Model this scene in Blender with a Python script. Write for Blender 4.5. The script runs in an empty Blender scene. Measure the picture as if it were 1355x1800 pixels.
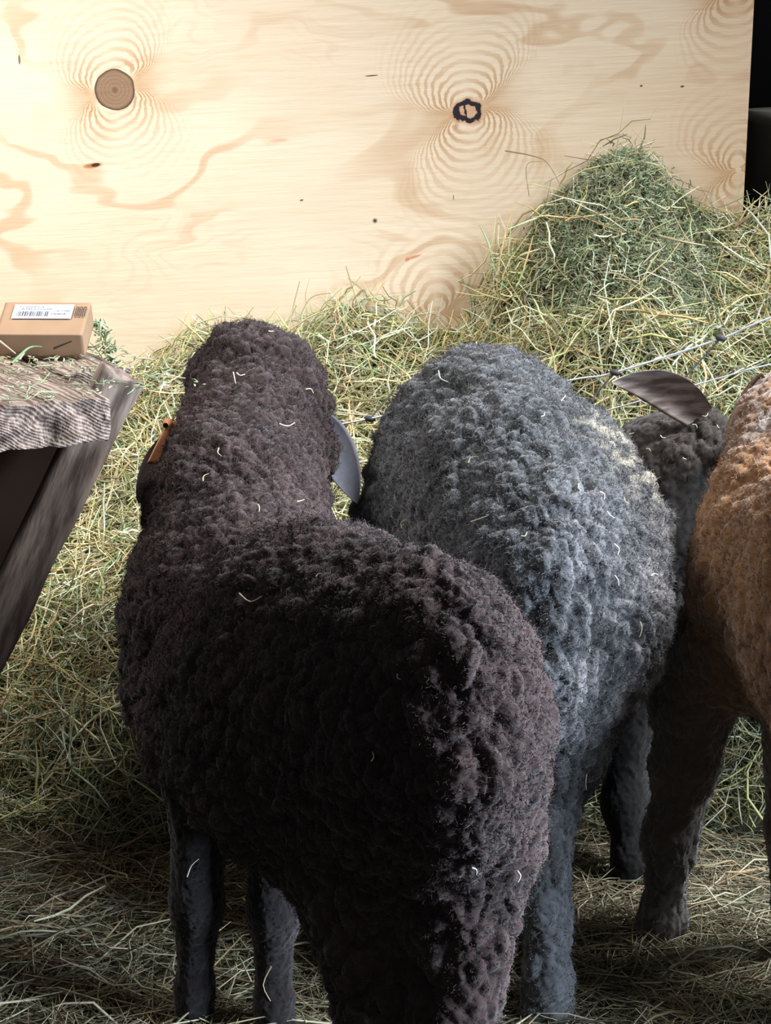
import bpy, math, random
import numpy as np
from mathutils import Vector, Matrix

# ------------------------------------------------------------------ camera, world, light
SC = bpy.context.scene
COL = SC.collection
CAM_H, PITCH, F = 1.32, math.radians(14.0), 3400.0
cam_d = bpy.data.cameras.new('camera'); cam = bpy.data.objects.new('camera', cam_d); COL.objects.link(cam)
cam.location = (0, 0, CAM_H); cam.rotation_euler = (math.pi/2 - PITCH, 0, 0)
cam_d.sensor_fit = 'VERTICAL'; cam_d.sensor_height = 24.0; cam_d.lens = 24.0*F/1800.0
cam_d.dof.use_dof = False; cam_d.clip_start = 0.05
SC.camera = cam
SC.view_settings.view_transform = 'Standard'; SC.view_settings.look = 'None'
SC.view_settings.gamma = 1.0; SC.view_settings.use_curve_mapping = False
SC.view_settings.exposure = 0.0
SC.cycles.max_bounces = 5; SC.cycles.diffuse_bounces = 3; SC.cycles.use_denoising = True

w = bpy.data.worlds.new('world'); SC.world = w; w.use_nodes = True
w.node_tree.nodes['Background'].inputs[0].default_value = (0.72, 0.76, 0.82, 1)
w.node_tree.nodes['Background'].inputs[1].default_value = 0.17

def area(name, loc, target, sx, sy, power, col, spread=180):
    d = bpy.data.lights.new(name, 'AREA'); d.shape = 'RECTANGLE'; d.size = sx; d.size_y = sy
    d.energy = power; d.color = col; d.spread = math.radians(spread)
    o = bpy.data.objects.new(name, d); COL.objects.link(o); o.location = loc
    o.rotation_euler = (Vector(target)-Vector(loc)).to_track_quat('-Z', 'Y').to_euler()
    return o
area('roof_light', (-1.35, 2.45, 2.45), (-0.62, 3.60, 0.72), 0.9, 0.6, 22, (1.0, 0.955, 0.90), 86)
area('door_daylight', (1.9, 2.45, 2.6), (0.15, 2.70, 0.6), 1.0, 1.0, 36, (0.92, 0.96, 1.0), 72)
area('gate_daylight', (1.50, 1.62, 0.80), (0.05, 2.20, 0.50), 0.45, 0.6, 20, (0.72, 0.85, 1.0), 85)


def at(px, py, Y):                       # a point of the barn at distance Y, as the lens sees it
    u = (px-677.5)/F; v = (900-py)/F
    c, s = math.cos(PITCH), math.sin(PITCH)
    t = Y/(c+v*s)
    return np.array([u*t, Y, CAM_H+t*(-s+v*c)])

# ------------------------------------------------------------------ helpers
def tag(o, label=None, cat=None, group=None, kind=None):
    if label: o['label'] = label
    if cat: o['category'] = cat
    if group: o['group'] = group
    if kind: o['kind'] = kind
    return o
def empty(name, loc):
    o = bpy.data.objects.new(name, None); COL.objects.link(o); o.location = loc; o.empty_display_size = .05
    return o
def mesh_obj(name, V, Fc, mat, parent=None, smooth=True, cols=None, loc=None, attrs=None):
    """V: (n,3) world coords, Fc: (m,k) faces."""
    V = np.asarray(V, dtype=np.float64)
    Fl = Fc if isinstance(Fc, list) else [Fc]
    org = np.array(loc if loc is not None else (parent.matrix_world.translation if False else (0, 0, 0)), float)
    if parent is not None: org = _wloc(parent)
    me = bpy.data.meshes.new(name)
    me.vertices.add(len(V)); me.vertices.foreach_set('co', (V-org).astype(np.float32).ravel())
    nl = sum(f.size for f in Fl); nf = sum(len(f) for f in Fl)
    me.loops.add(nl); me.polygons.add(nf)
    me.loops.foreach_set('vertex_index', np.concatenate([np.asarray(f, dtype=np.int32).ravel() for f in Fl]))
    starts = []; k0 = 0
    for f in Fl:
        k = f.shape[1]; starts.append(k0+np.arange(len(f), dtype=np.int32)*k); k0 += f.size
    me.polygons.foreach_set('loop_start', np.concatenate(starts).astype(np.int32))
    me.polygons.foreach_set('use_smooth', np.full(nf, smooth))
    me.update(calc_edges=True); me.validate()
    if cols is not None:
        a = me.attributes.new('tint', 'FLOAT_COLOR', 'POINT')
        c4 = np.ones((len(V), 4), np.float32); c4[:, :3] = cols
        a.data.foreach_set('color', c4.ravel())
    me.materials.append(mat)
    o = bpy.data.objects.new(name, me); COL.objects.link(o)
    if parent is not None: o.parent = parent
    else: o.location = org
    return o
def _wloc(o):
    p = np.zeros(3)
    while o is not None:
        p = p+np.array(o.location); o = o.parent
    return p

def _h(ix, iy, iz, s):
    with np.errstate(over='ignore'):
        h = (ix.astype(np.uint32)*np.uint32(73856093)) ^ (iy.astype(np.uint32)*np.uint32(19349663)) ^ (iz.astype(np.uint32)*np.uint32(83492791)) ^ np.uint32(s*2654435 % 4294967295)
        h = (h ^ (h >> np.uint32(13)))*np.uint32(1274126177); h = (h ^ (h >> np.uint32(16)))*np.uint32(2246822519); h ^= h >> np.uint32(15)
    return h.astype(np.float64)/4294967295.0
def vnoise(P, s=0):
    P = np.asarray(P, float); i = np.floor(P).astype(np.int64); f = P-i; f = f*f*(3-2*f); r = 0
    for dx in (0, 1):
        for dy in (0, 1):
            for dz in (0, 1):
                wt = (f[:, 0] if dx else 1-f[:, 0])*(f[:, 1] if dy else 1-f[:, 1])*(f[:, 2] if dz else 1-f[:, 2])
                r = r+wt*_h(i[:, 0]+dx, i[:, 1]+dy, i[:, 2]+dz, s)
    return r*2-1
def fbm(P, s=0, o=3):
    r = 0; a = 1; P = np.asarray(P, float)
    for k in range(o): r = r+a*vnoise(P*(2.03**k)+k*7.1, s+k*11); a *= .5
    return r/1.75
def vec3(P, s): return np.stack([vnoise(P, s), vnoise(P, s+1), vnoise(P, s+2)], 1)
def worley(P, s=0):
    i = np.floor(P).astype(np.int64); f1 = np.full(len(P), 9.0); f2 = np.full(len(P), 9.0); cid = np.zeros(len(P))
    for dx in (-1, 0, 1):
        for dy in (-1, 0, 1):
            for dz in (-1, 0, 1):
                a, b, c = i[:, 0]+dx, i[:, 1]+dy, i[:, 2]+dz
                d = (a+_h(a, b, c, s)-P[:, 0])**2+(b+_h(a, b, c, s+1)-P[:, 1])**2+(c+_h(a, b, c, s+2)-P[:, 2])**2
                new = d < f1
                f2 = np.where(new, f1, np.minimum(f2, d)); cid = np.where(new, _h(a, b, c, s+3), cid); f1 = np.where(new, d, f1)
    return np.sqrt(f1), np.sqrt(f2), cid
def unit(a): return a/np.maximum(np.linalg.norm(a, axis=-1, keepdims=True), 1e-9)
def sst(a, b, x):
    t = np.clip((x-a)/(b-a), 0, 1); return t*t*(3-2*t)

# ------------------------------------------------------------------ node language
class Val:
    def __init__(s, g, sock): s.g = g; s.s = sock
    def _m(s, op, *o): return s.g.math(op, s, *o)
    def __add__(s, o): return s._m('ADD', o)
    __radd__ = __add__
    def __sub__(s, o): return s._m('SUBTRACT', o)
    def __rsub__(s, o): return s.g.math('SUBTRACT', o, s)
    def __mul__(s, o): return s._m('MULTIPLY', o)
    __rmul__ = __mul__
    def __truediv__(s, o): return s._m('DIVIDE', o)
    def __pow__(s, o): return s._m('POWER', o)
class G:
    def __init__(s, name, rough=.9):
        s.m = bpy.data.materials.new(name); s.m.use_nodes = True; s.t = s.m.node_tree
        s.b = s.t.nodes['Principled BSDF']; s.b.inputs['Roughness'].default_value = rough
        s.b.inputs['Specular IOR Level'].default_value = .25
        s.tc = s.t.nodes.new('ShaderNodeTexCoord')
    def put(s, sock, v):
        if isinstance(v, Val): s.t.links.new(v.s, sock)
        elif isinstance(v, (tuple, list)): sock.default_value = tuple(v)+((1,) if len(v) == 3 and len(sock.default_value) == 4 else ())
        else: sock.default_value = v
    def math(s, op, *a):
        n = s.t.nodes.new('ShaderNodeMath'); n.operation = op
        for k, v in enumerate(a): s.put(n.inputs[k], v)
        return Val(s, n.outputs[0])
    def xyz(s, scale=(1, 1, 1), off=(0, 0, 0)):
        n = s.t.nodes.new('ShaderNodeSeparateXYZ'); s.t.links.new(s.tc.outputs['Object'], n.inputs[0])
        return [Val(s, o) for o in n.outputs]
    def comb(s, x, y, z):
        n = s.t.nodes.new('ShaderNodeCombineXYZ')
        for k, v in enumerate((x, y, z)): s.put(n.inputs[k], v)
        return Val(s, n.outputs[0])
    def noise(s, vec, scale=1, detail=2, rough=.5, dist=0):
        n = s.t.nodes.new('ShaderNodeTexNoise'); s.put(n.inputs['Vector'], vec)
        n.inputs['Scale'].default_value = scale; n.inputs['Detail'].default_value = detail
        n.inputs['Roughness'].default_value = rough; n.inputs['Distortion'].default_value = dist
        return Val(s, n.outputs[0])
    def ss(s, a, b, x):
        n = s.t.nodes.new('ShaderNodeMapRange'); n.interpolation_type = 'SMOOTHSTEP'
        s.put(n.inputs['Value'], x); s.put(n.inputs['From Min'], a); s.put(n.inputs['From Max'], b)
        return Val(s, n.outputs[0])
    def mix(s, f, a, b, mode='MIX'):
        n = s.t.nodes.new('ShaderNodeMix'); n.data_type = 'RGBA'; n.blend_type = mode
        s.put(n.inputs[0], f); s.put(n.inputs[6], a); s.put(n.inputs[7], b)
        return Val(s, n.outputs[2])
    def attr(s, name):
        n = s.t.nodes.new('ShaderNodeAttribute'); n.attribute_name = name
        return Val(s, n.outputs['Color'])
    def bump(s, h, dist, strength=1):
        n = s.t.nodes.new('ShaderNodeBump'); n.inputs['Distance'].default_value = dist; n.inputs['Strength'].default_value = strength
        s.put(n.inputs['Height'], h); s.t.links.new(n.outputs[0], s.b.inputs['Normal'])
    def color(s, v): s.put(s.b.inputs['Base Color'], v); return s.m
def simple(name, col, rough=.8, metal=0, var=.15, sc=30):
    g = G(name, rough); x, y, z = g.xyz(); n = g.noise(g.comb(x, y, z), sc, 3)
    g.b.inputs['Metallic'].default_value = metal
    return g.color(g.mix(n, tuple(c*(1-var) for c in col), tuple(min(1, c*(1+var)) for c in col)))

# ------------------------------------------------------------------ structure: plywood wall
WY = 3.70
def wallxz(px, py): p = at(px, py, WY); return p[0], p[2]
def plywood():
    g = G('plywood', .55)
    x, y, z = g.xyz()
    P = g.comb(x, 0.0, z)
    wx = (g.noise(P, 7, 2)-.5)*.09; wz = (g.noise(g.comb(x, 3.3, z), 7, 2)-.5)*.07
    fx = (g.noise(g.comb(x, 1.3, z), 55, 3)-.5)*.014; fz = (g.noise(g.comb(x, 5.3, z), 45, 2)-.5)*.006
    X = x+wx*.5+fx; Z = z+wz*.5+fz-x*.06
    # broad flame figure of the veneer
    n1 = g.noise(g.comb(x*1.1, 0.7, z*2.6-x*.25), 1.7, 3, .5, .4)
    field = n1*7.0+Z*2.2
    b = g.math('SINE', field*6.2832)
    band = g.ss(.55, 1.0, b)*g.ss(.40, .62, g.noise(g.comb(x, 9.1, z*1.6), 2.1, 2))
    col = g.mix(g.noise(g.comb(x*2.0, 2.2, z*5), 1.5, 3), (.61, .48, .335), (.73, .625, .49))
    col = g.mix(band*.55, col, (.46, .275, .14))
    col = g.mix(g.ss(.25, .85, x+(g.noise(g.comb(x, 12.1, z*2), 2, 2)-.5)*.5)*.55, col, (.60, .41, .25))  # right part toned browner, the light's falloff painted into the wood
    band2 = g.ss(.2, 1.0, g.math('SINE', field*25.1))*g.ss(.45, .7, g.noise(g.comb(x, 19.1, z*1.6), 3.1, 2))
    col = g.mix(band2*.16, col, (.44, .27, .15))
    streak = g.noise(g.comb(x*9, 4.4, (z-x*.05)*160), 1, 3, .6)
    col = g.mix(g.ss(.5, .8, streak)*.20, col, (.47, .32, .19))
    col = g.mix(g.ss(.5, .2, streak)*.25, col, (.76, .66, .52))
    def knot(px, py, rr, reach, freq, asym):
        nonlocal col
        kx, kz = wallxz(px, py)
        dx = X-kx; dz = Z-(kz-kx*.06)-dx*.22
        dx = dx+dz*.12
        r2 = dx*dx+dz*dz; r = g.math('SQRT', r2)
        D = (dx*dx*.72+dz*dz+.0002)/(g.math('ABSOLUTE', dz)+.004)
        rings = g.ss(-.5, .9, g.math('SINE', g.math('POWER', D, .85)*freq))
        flank = g.math('ABSOLUTE', dx)/(r+.001)
        mask = g.ss(reach, reach*.35, D*.55)*g.ss(rr*.9, rr*1.3, r)
        near = g.ss(reach*.9, rr, r)
        col = g.mix(rings*mask*(flank*.70+.28)*(near*.55+.5), col, (.40, .22, .095))
        col = g.mix(near*g.ss(.75, 1.0, flank)*.6, col, (.44, .26, .125))
        return x-kx, z-kz, g.math('SQRT', (x-kx)*(x-kx)+(z-kz)*(z-kz))
    ax, az, ar = knot(202, 158, .036, .135, 310, 0)
    bx, bz, br = knot(823, 196, .026, .16, 300, 0)
    # smaller half loops at the right edge and low in the middle
    cx_, cz_, cr = knot(1296, 300, .004, .13, 260, 0)
    dx_, dz_, dr = knot(770, 550, .004, .13, 220, 0)
    ex_, ez_, er = knot(1290, -20, .004, .12, 260, 0)
    # sound round knot
    wob = (g.noise(g.comb(ax, 0.0, az), 40, 2)-.5)*.006
    disc = g.ss(.0385, .0370, ar+wob)
    ring = g.math('SINE', ar*900)*.5+.5
    kc = g.mix(ring*.5, (.25, .155, .095), (.36, .24, .16))
    kc = g.mix(g.noise(g.comb(ax*20, 0.0, az*220), 1, 3)*.8, kc, (.19, .115, .07))
    kc = g.mix(g.ss(.007, .003, ar), kc, (.16, .09, .05))
    kc = g.mix(g.ss(.0325, .0375, ar+wob), kc, (.05, .03, .02))
    col = g.mix(disc, col, kc)
    # burnt, broken knot
    wob2 = (g.noise(g.comb(bx, 0.0, bz), 60, 3)-.5)*.022
    bsx = bx*.85
    rb = g.math('SQRT', bsx*bsx+bz*bz*1.25)+wob2
    col = g.mix(g.ss(.034, .024, rb)*.7, col, (.45, .24, .12))
    col = g.mix(g.ss(.0062, .0036, g.math('ABSOLUTE', rb-.0185)), col, (.018, .014, .020))
    vx = g.math('ABSOLUTE', bx+.006+(g.noise(g.comb(bx, 2.0, bz), 90, 2)-.5)*.014)
    col = g.mix(g.ss(.003, .0015, vx)*g.ss(.02, .015, rb), col, (.02, .015, .02))
    # pitch streaks, a screw head, flecks
    def spot(px, py, a, bq, c, tilt=.15, soft=.6):
        nonlocal col
        kx, kz = wallxz(px, py); dx = x-kx; dz = (z-kz)-dx*tilt
        q = (dx/a)*(dx/a)+(dz/bq)*(dz/bq)
        col = g.mix(g.ss(1.0, soft, q), col, c)
    spot(163, 291, .023, .0065, (.36, .16, .06), .12, .1); spot(168, 290, .010, .004, (.06, .02, .01), .15, .4)
    spot(653, 133, .014, .0013, (.10, .07, .05), .08); spot(34, 105, .0022, .010, (.16, .12, .08), .0)
    spot(659, 388, .0058, .0058, (.33, .27, .18), 0, .5); spot(659, 388, .0030, .0030, (.05, .04, .03), 0)
    spot(727, 452, .020, .004, (.55, .24, .14), .3, .0); spot(716, 456, .006, .005, (.50, .20, .12), .3, .0)
    spot(797, 347, .001, .006, (.16, .12, .08), .0); spot(530, 352, .004, .002, (.14, .11, .08), .2)
    spot(1127, 151, .003, .002, (.10, .06, .04), .1); spot(1199, 152, .004, .002, (.10, .06, .04), .1)
    spot(490, 247, .022, .005, (.70, .40, .28), .1, .0)
    g.bump(streak, .0006)
    return g.color(col)
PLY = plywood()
def grid_box(name, o, ex, ey, ez, n, mat, disp=None, parent=None, **kw):
    """closed box from corner o along edge vectors ex,ey,ez with n=(a,b,c) cells; disp(P,N)->P"""
    o, ex, ey, ez = [np.array(v, float) for v in (o, ex, ey, ez)]
    Vs, Fs = [], []; base = 0
    def face(c, u, v, nu, nv, nor):
        nonlocal base
        a, b = np.meshgrid(np.linspace(0, 1, nu+1), np.linspace(0, 1, nv+1), indexing='ij')
        P = c+a.ravel()[:, None]*u+b.ravel()[:, None]*v
        i = np.arange((nu+1)*(nv+1)).reshape(nu+1, nv+1)
        q = np.stack([i[:-1, :-1], i[1:, :-1], i[1:, 1:], i[:-1, 1:]], -1).reshape(-1, 4)+base
        Vs.append(P); Fs.append(q); base += len(P)
    face(o, ey, ex, n[1], n[0], None); face(o+ez, ex, ey, n[0], n[1], None)
    face(o, ex, ez, n[0], n[2], None); face(o+ey, ez, ex, n[2], n[0], None)
    face(o, ez, ey, n[2], n[1], None); face(o+ex, ey, ez, n[1], n[2], None)
    V = np.concatenate(Vs); Fq = np.concatenate(Fs)
    key = np.round(V*20000).astype(np.int64)
    _, idx, inv = np.unique(key, axis=0, return_index=True, return_inverse=True)
    V = V[idx]; Fq = inv.ravel()[Fq]
    if disp is not None:
        c = o+(ex+ey+ez)/2; L = np.array([np.linalg.norm(e) for e in (ex, ey, ez)])
        B = np.stack([e/l for e, l in zip((ex, ey, ez), L)])
        loc = (V-c)@B.T
        loc = disp(loc, L/2)
        V = c+loc@B
    return mesh_obj(name, V, Fq, mat, parent, **kw)

xr, _z = wallxz(1309, 200)
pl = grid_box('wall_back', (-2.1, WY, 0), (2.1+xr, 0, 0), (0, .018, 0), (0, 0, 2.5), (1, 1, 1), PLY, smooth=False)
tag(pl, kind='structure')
# its raw right edge leans a little
me = pl.data
for v in me.vertices:
    if v.co.x > 0: v.co.x += -.004 if v.co.z < 1 else .018

DARKW = G('dark_boards', .9)
_x, _y, _z2 = DARKW.xyz()
DARKW.color(DARKW.mix(DARKW.noise(DARKW.comb(_x*12, _y*12, _z2), 1, 3), (.022, .022, .024), (.055, .055, .058)))
DARKW = DARKW.m
EARTH = simple('packed_earth', (.085, .07, .055), .95, 0, .4, 14)
def slab(name, lo, hi, mat):
    lo = np.array(lo, float); hi = np.array(hi, float)
    o = grid_box(name, lo, (hi[0]-lo[0], 0, 0), (0, hi[1]-lo[1], 0), (0, 0, hi[2]-lo[2]), (1, 1, 1), mat, smooth=False)
    return tag(o, kind='structure')
slab('floor', (-2.2, -1.2, -.06), (2.4, 4.6, 0), EARTH)
slab('wall_far', (-2.2, 4.5, 0), (2.4, 4.6, 3.2), DARKW)
slab('wall_left', (-2.2, -1.2, 0), (-2.1, 4.5, 3.2), DARKW)
# right wall with the wide doorway the daylight comes through
rw = [((2.4, -1.2, 0), (2.5, 1.0, 3.2)), ((2.4, 2.8, 0), (2.5, 4.6, 3.2)), ((2.4, 1.0, 2.6), (2.5, 2.8, 3.2))]
Vv, Ff = [], []
for lo, hi in rw:
    c = np.array([[x, y, z] for x in (lo[0], hi[0]) for y in (lo[1], hi[1]) for z in (lo[2], hi[2])]); b = len(Vv)*8
    Vv.append(c); Ff.append(np.array([[0, 1, 3, 2], [4, 6, 7, 5], [0, 4, 5, 1], [2, 3, 7, 6], [0, 2, 6, 4], [1, 5, 7, 3]])+b)
tag(mesh_obj('wall_right', np.concatenate(Vv), np.concatenate(Ff), DARKW, smooth=False), kind='structure')

# ------------------------------------------------------------------ wood: bench
def oldwood():
    g = G('weathered_wood', .85); x, y, z = g.xyz()
    # grain runs along the plank: direction u
    a = x*.485-y*.875; b = x*.875+y*.485
    n = g.noise(g.comb(a*5, b*90, z*90), 1, 4, .6)
    m = g.noise(g.comb(x, y, z), 25, 3)
    lo = g.noise(g.comb(a*2, b*8, z*8), 1, 2)
    rg = g.math('SINE', (b*.75+z*1.5+lo*.09+m*.012)*900)*.5+.5
    n = n*.52+rg*.13+g.noise(g.comb(a*9, b*170, z*90), 1, 2)*.36
    c = g.mix(g.ss(.36, .66, n), (.085, .055, .045), (.42, .33, .28))
    c = g.mix(g.ss(.45, .75, m)*.5, c, (.20, .14, .10))
    g.bump(n, .007)
    return g.color(c)
OLD = oldwood()
def legwood():
    g = G('leg_wood', .85); x, y, z = g.xyz()
    n = g.noise(g.comb((x*.92-z*.38)*70, y*70, (z*.92+x*.38)*5), 1, 4, .6)
    g.bump(n, .002)
    return g.color(g.mix(g.ss(.3, .7, n), (.085, .06, .05), (.30, .235, .20)))
LEGW = legwood()
BZ = .86
u_ = np.array([.485, -.875, 0]); v_ = np.array([-.875, -.485, 0])
bench = empty('wooden_bench', (-.75, 2.5, 0))
tag(bench, 'weathered grey wooden plank bench littered with hay scraps at left', 'bench')
def rough(seed, amp=.004, axis=0):
    def f(P, H):
        Q = P.copy(); s = np.array([60., 60., 60.]); s[axis] = 7.0
        d = vec3(P*s+seed, seed)
        d2 = vec3(P*14+seed, seed+5)
        Q += d*amp*.9+d2*amp*.8
        # worn, chipped ends
        e = np.clip((np.abs(P[:, axis])-H[axis]+.02)/.02, 0, 1)
        Q[:, axis] -= np.sign(P[:, axis])*e*(.006+.008*vnoise(P*np.array([20, 45, 60.])+seed, seed+9))
        return Q
    return f
crack = np.array([-.350, 2.452, BZ])
th = .056
def plank(seed, start, length, width, z=BZ, vdir=v_, tilt=0):
    o = start+vdir*0-np.array([0, 0, th])
    grid_box('plank', o-u_*length, u_*length, np.cross([0, 0, 1], u_)*0+vdir*width, (0, 0, th), (130, 60, 12), OLD, rough(seed), bench)
plank(3, crack+v_*.005, .60, .30)
plank(8, crack+v_*.312, .56, .30)
plank(5, crack-v_*.101-u_*.185, .42, .095)
def beam(name, a, b, wdir, wid, thk, mat, parent, seed=1, n=(8, 8, 80), amp=.003):
    a = np.array(a, float); b = np.array(b, float); ax = b-a
    wd = np.array(wdir, float); wd = wd-ax*np.dot(wd, ax)/np.dot(ax, ax); wd /= np.linalg.norm(wd)
    td = np.cross(unit(ax), wd)
    return grid_box(name, a-wd*wid/2-td*thk/2, wd*wid, td*thk, ax, n, mat, rough(seed, amp, 2), parent)
beam('leg', at(218, 650, 2.56), np.array([-.80, 2.40, .0]), (1, .2, 0), .060, .036, LEGW, bench, 4)
beam('leg', np.array([-1.02, 2.25, 0]), np.array([-.90, 2.3, BZ-th-.002]), (1, .2, 0), .07, .036, LEGW, bench, 14)
beam('leg', np.array([-1.1, 2.85, 0]), np.array([-1.0, 2.8, BZ-th-.002]), (1, .2, 0), .07, .036, LEGW, bench, 24)
PANEL = simple('dark_panel', (.10, .065, .05), .8, 0, .5, 12)
grid_box('side_panel', (-1.12, 2.60, .34), (.50, .03, 0), (0, .02, 0), (.215, 0, .46), (30, 2, 30), PANEL, None, bench)

# the small box with the barcode sticker on the bench
CARD = simple('brown_card', (.31, .20, .125), .7, 0, .12, 40)
def box_thing():
    cpos = at(70, 600, 2.74)
    e = empty('cardboard_box', (cpos[0], 2.80, BZ))
    tag(e, 'small brown box with a white barcode sticker lying on the bench', 'box')
    tl = math.radians(25); yaw = math.radians(-2)
    X = np.array([math.cos(yaw), math.sin(yaw), 0]); Yv = np.array([-math.sin(yaw)*math.cos(tl), math.cos(yaw)*math.cos(tl), math.sin(tl)])
    Z = np.cross(X, Yv)
    W, D, Hh = .128, .086, .040
    o = at(8, 590, 2.70); o[2] = BZ+.012
    o = np.array([at(-12, 605, 2.72)[0], 2.745, BZ+.004])
    def bev(P, H):
        Q = P.copy(); q = np.clip(np.abs(P)-(H-.004), 0, None); return Q-np.sign(P)*q*.35
    Zs = Z+X*.0
    grid_box('carton', o, X*W, Yv*D, Zs*Hh, (20, 20, 10), CARD, bev, e)
    g = G('sticker', .4); x, y, z = g.xyz(); g.color((.74, .80, .92)); ST = g.m
    INK = simple('ink', (.03, .03, .035), .6)
    org = o+Z*(Hh+.0004)
    def patch(x0, y0, x1, y1, h, name, mat, par, lift=0):
        return grid_box(name, org+X*x0+Yv*y0+Z*lift, X*(x1-x0), Yv*(y1-y0), Z*h, (1, 1, 1), mat, None, par, smooth=False)
    st = patch(.018, .040, .104, .076, .0005, 'sticker', ST, e); st['label'] = 'white barcode sticker'
    rnd = random.Random(4); Vb = []; Fb = []; xx = .024
    def quad(x0, y0, x1, y1):
        b = len(Vb)*4; Vb.append(np.array([org+X*a+Yv*c+Z*.0009 for a, c in ((x0, y0), (x1, y0), (x1, y1), (x0, y1))])); Fb.append([b, b+1, b+2, b+3])
    while xx < .070:
        ww = rnd.choice((.0006, .0010, .0016)); quad(xx, .045, xx+ww, .058); xx += ww+rnd.choice((.0007, .0011))
    for (x0, x1, y) in ((.026, .060, .068), (.030, .072, .063), (.076, .100, .058), (.074, .096, .050)):
        xx = x0
        while xx < x1:
            ww = rnd.uniform(.0008, .002); quad(xx, y, xx+ww, y+rnd.uniform(.0015, .003)); xx += ww+.0007
    for k in range(3):
        quad(.108+k*.0055, .045, .1092+k*.0055, .070); quad(.108+k*.0055, .068, .1125+k*.0055, .070); quad(.1113+k*.0055, .045, .1125+k*.0055, .070)
    mesh_obj('printing', np.concatenate(Vb), np.array(Fb), INK, st, smooth=False)
    # block under its far edge
    return e
box_thing()

# ------------------------------------------------------------------ hay
def strandmat(name, rough=.55, transl=0):
    g = G(name, rough); c = g.attr('tint'); g.b.inputs['Specular IOR Level'].default_value = .35
    return g.color(c)
HAY = strandmat('hay_stems')
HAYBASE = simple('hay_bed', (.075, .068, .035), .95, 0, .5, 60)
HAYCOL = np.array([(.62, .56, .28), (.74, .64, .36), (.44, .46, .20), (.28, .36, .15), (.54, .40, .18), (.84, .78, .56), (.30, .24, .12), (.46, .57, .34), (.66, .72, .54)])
def strands(pts, dirs, length, width, cols, rng, bend=.35, nseg=4, flat=None, kink=.15):
    """bent three sided stems as one vertex/face set"""
    n = len(pts); d = unit(dirs); side = unit(np.cross(d, rng.normal(size=(n, 3)))); up = np.cross(side, d)
    t = np.linspace(-.5, .5, nseg+1)
    cv = rng.normal(size=n)*bend; kk = rng.normal(size=(n, nseg+1))*kink
    C = pts[:, None]+d[:, None]*(length[:, None]*t)[..., None]+side[:, None]*((cv[:, None]*(t**2-.08)+kk*.2)*length[:, None])[..., None]
    C += up[:, None]*((rng.normal(size=(n, nseg+1))*kink*.2)*length[:, None])[..., None]
    taper = (1-.5*np.abs(t*2)**3)
    ang = np.array([0, 2.094, 4.189]); fl = (np.full(n, 1.) if flat is None else flat)
    off = side[:, None, None]*np.cos(ang)[None, None, :, None]+up[:, None, None]*(np.sin(ang)[None, None, :]*fl[:, None, None])[..., None]
    V = C[:, :, None]+off*(width[:, None]*taper*.5)[:, :, None, None]
    V = V.reshape(-1, 3); per = (nseg+1)*3
    f = []
    for s in range(nseg):
        for k in range(3):
            k2 = (k+1) % 3; f.append([s*3+k, s*3+k2, (s+1)*3+k2, (s+1)*3+k])
    Fq = (np.arange(n)*per)[:, None, None]+np.array(f)[None]
    return V, Fq.reshape(-1, 4), np.repeat(cols, per, 0)
# skyline of the bank where it meets the plywood
SKY = [(-500, 660), (150, 650), (240, 648), (330, 622), (500, 595), (560, 588), (640, 566), (730, 592), (800, 578), (850, 545), (900, 500), (960, 440), (1080, 400), (1240, 385), (1355, 385), (1800, 400)]
SX = np.array([wallxz(a, b)[0] for a, b in SKY]); SZ = np.array([wallxz(a, b)[1] for a, b in SKY])-.015
PK = at(1120, 300, 3.50)
def hay_h(x, y):
    top = np.interp(x, SX, SZ)
    y0 = 2.98+.05*np.sin(x*5+1)+np.clip(-x-.3, 0, .4)*.25
    t = np.clip((y-y0)/(WY-y0), 0, 1)
    z = .03+(top-.03)*t**.62
    # heap of fine leafy hay against the wall
    dx = (x-PK[0]); dy = (y-3.56)
    r = np.sqrt((np.where(dx < 0, dx/.27, dx/.17))**2+(dy/.34)**2)
    z = z+.275*np.clip(1-r, 0, 1)**1.1-.02*np.exp(-r*r*30)
    P = np.stack([x*6, y*6, z*4], 1)
    return z+.045*vnoise(P, 5)*np.clip(t*4+.25, 0, 1)+.022*vnoise(P*3.3, 6)*np.clip(t*4+.4, 0, 1)
def hay_bank():
    nx, ny = 260, 150
    xs = np.linspace(-2.05, 2.3, nx); ys = np.linspace(.6, WY-.001, ny)
    X, Y = np.meshgrid(xs, ys, indexing='ij'); X = X.ravel(); Y = Y.ravel()
    Z = hay_h(X, Y)
    i = np.arange(nx*ny).reshape(nx, ny)
    q = np.stack([i[:-1, :-1], i[1:, :-1], i[1:, 1:], i[:-1, 1:]], -1).reshape(-1, 4)
    return np.stack([X, Y, Z], 1), q
BV, BQ = hay_bank()
yc = BV[BQ].mean(1)[:, 1]
def comp(V, Q):
    u, inv = np.unique(Q, return_inverse=True); return V[u], inv.reshape(Q.shape)
bank = mesh_obj('hay_bank', *comp(BV, BQ[yc > 2.9]), HAYBASE, loc=(0, 3.3, 0))
tag(bank, 'long bank of loose green and yellow hay heaped against the plywood', 'hay', kind='stuff')
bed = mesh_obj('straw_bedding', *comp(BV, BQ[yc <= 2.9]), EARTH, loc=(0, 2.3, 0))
tag(bed, 'thin layer of trampled hay and straw on the floor under the sheep', 'straw', kind='stuff')
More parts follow.
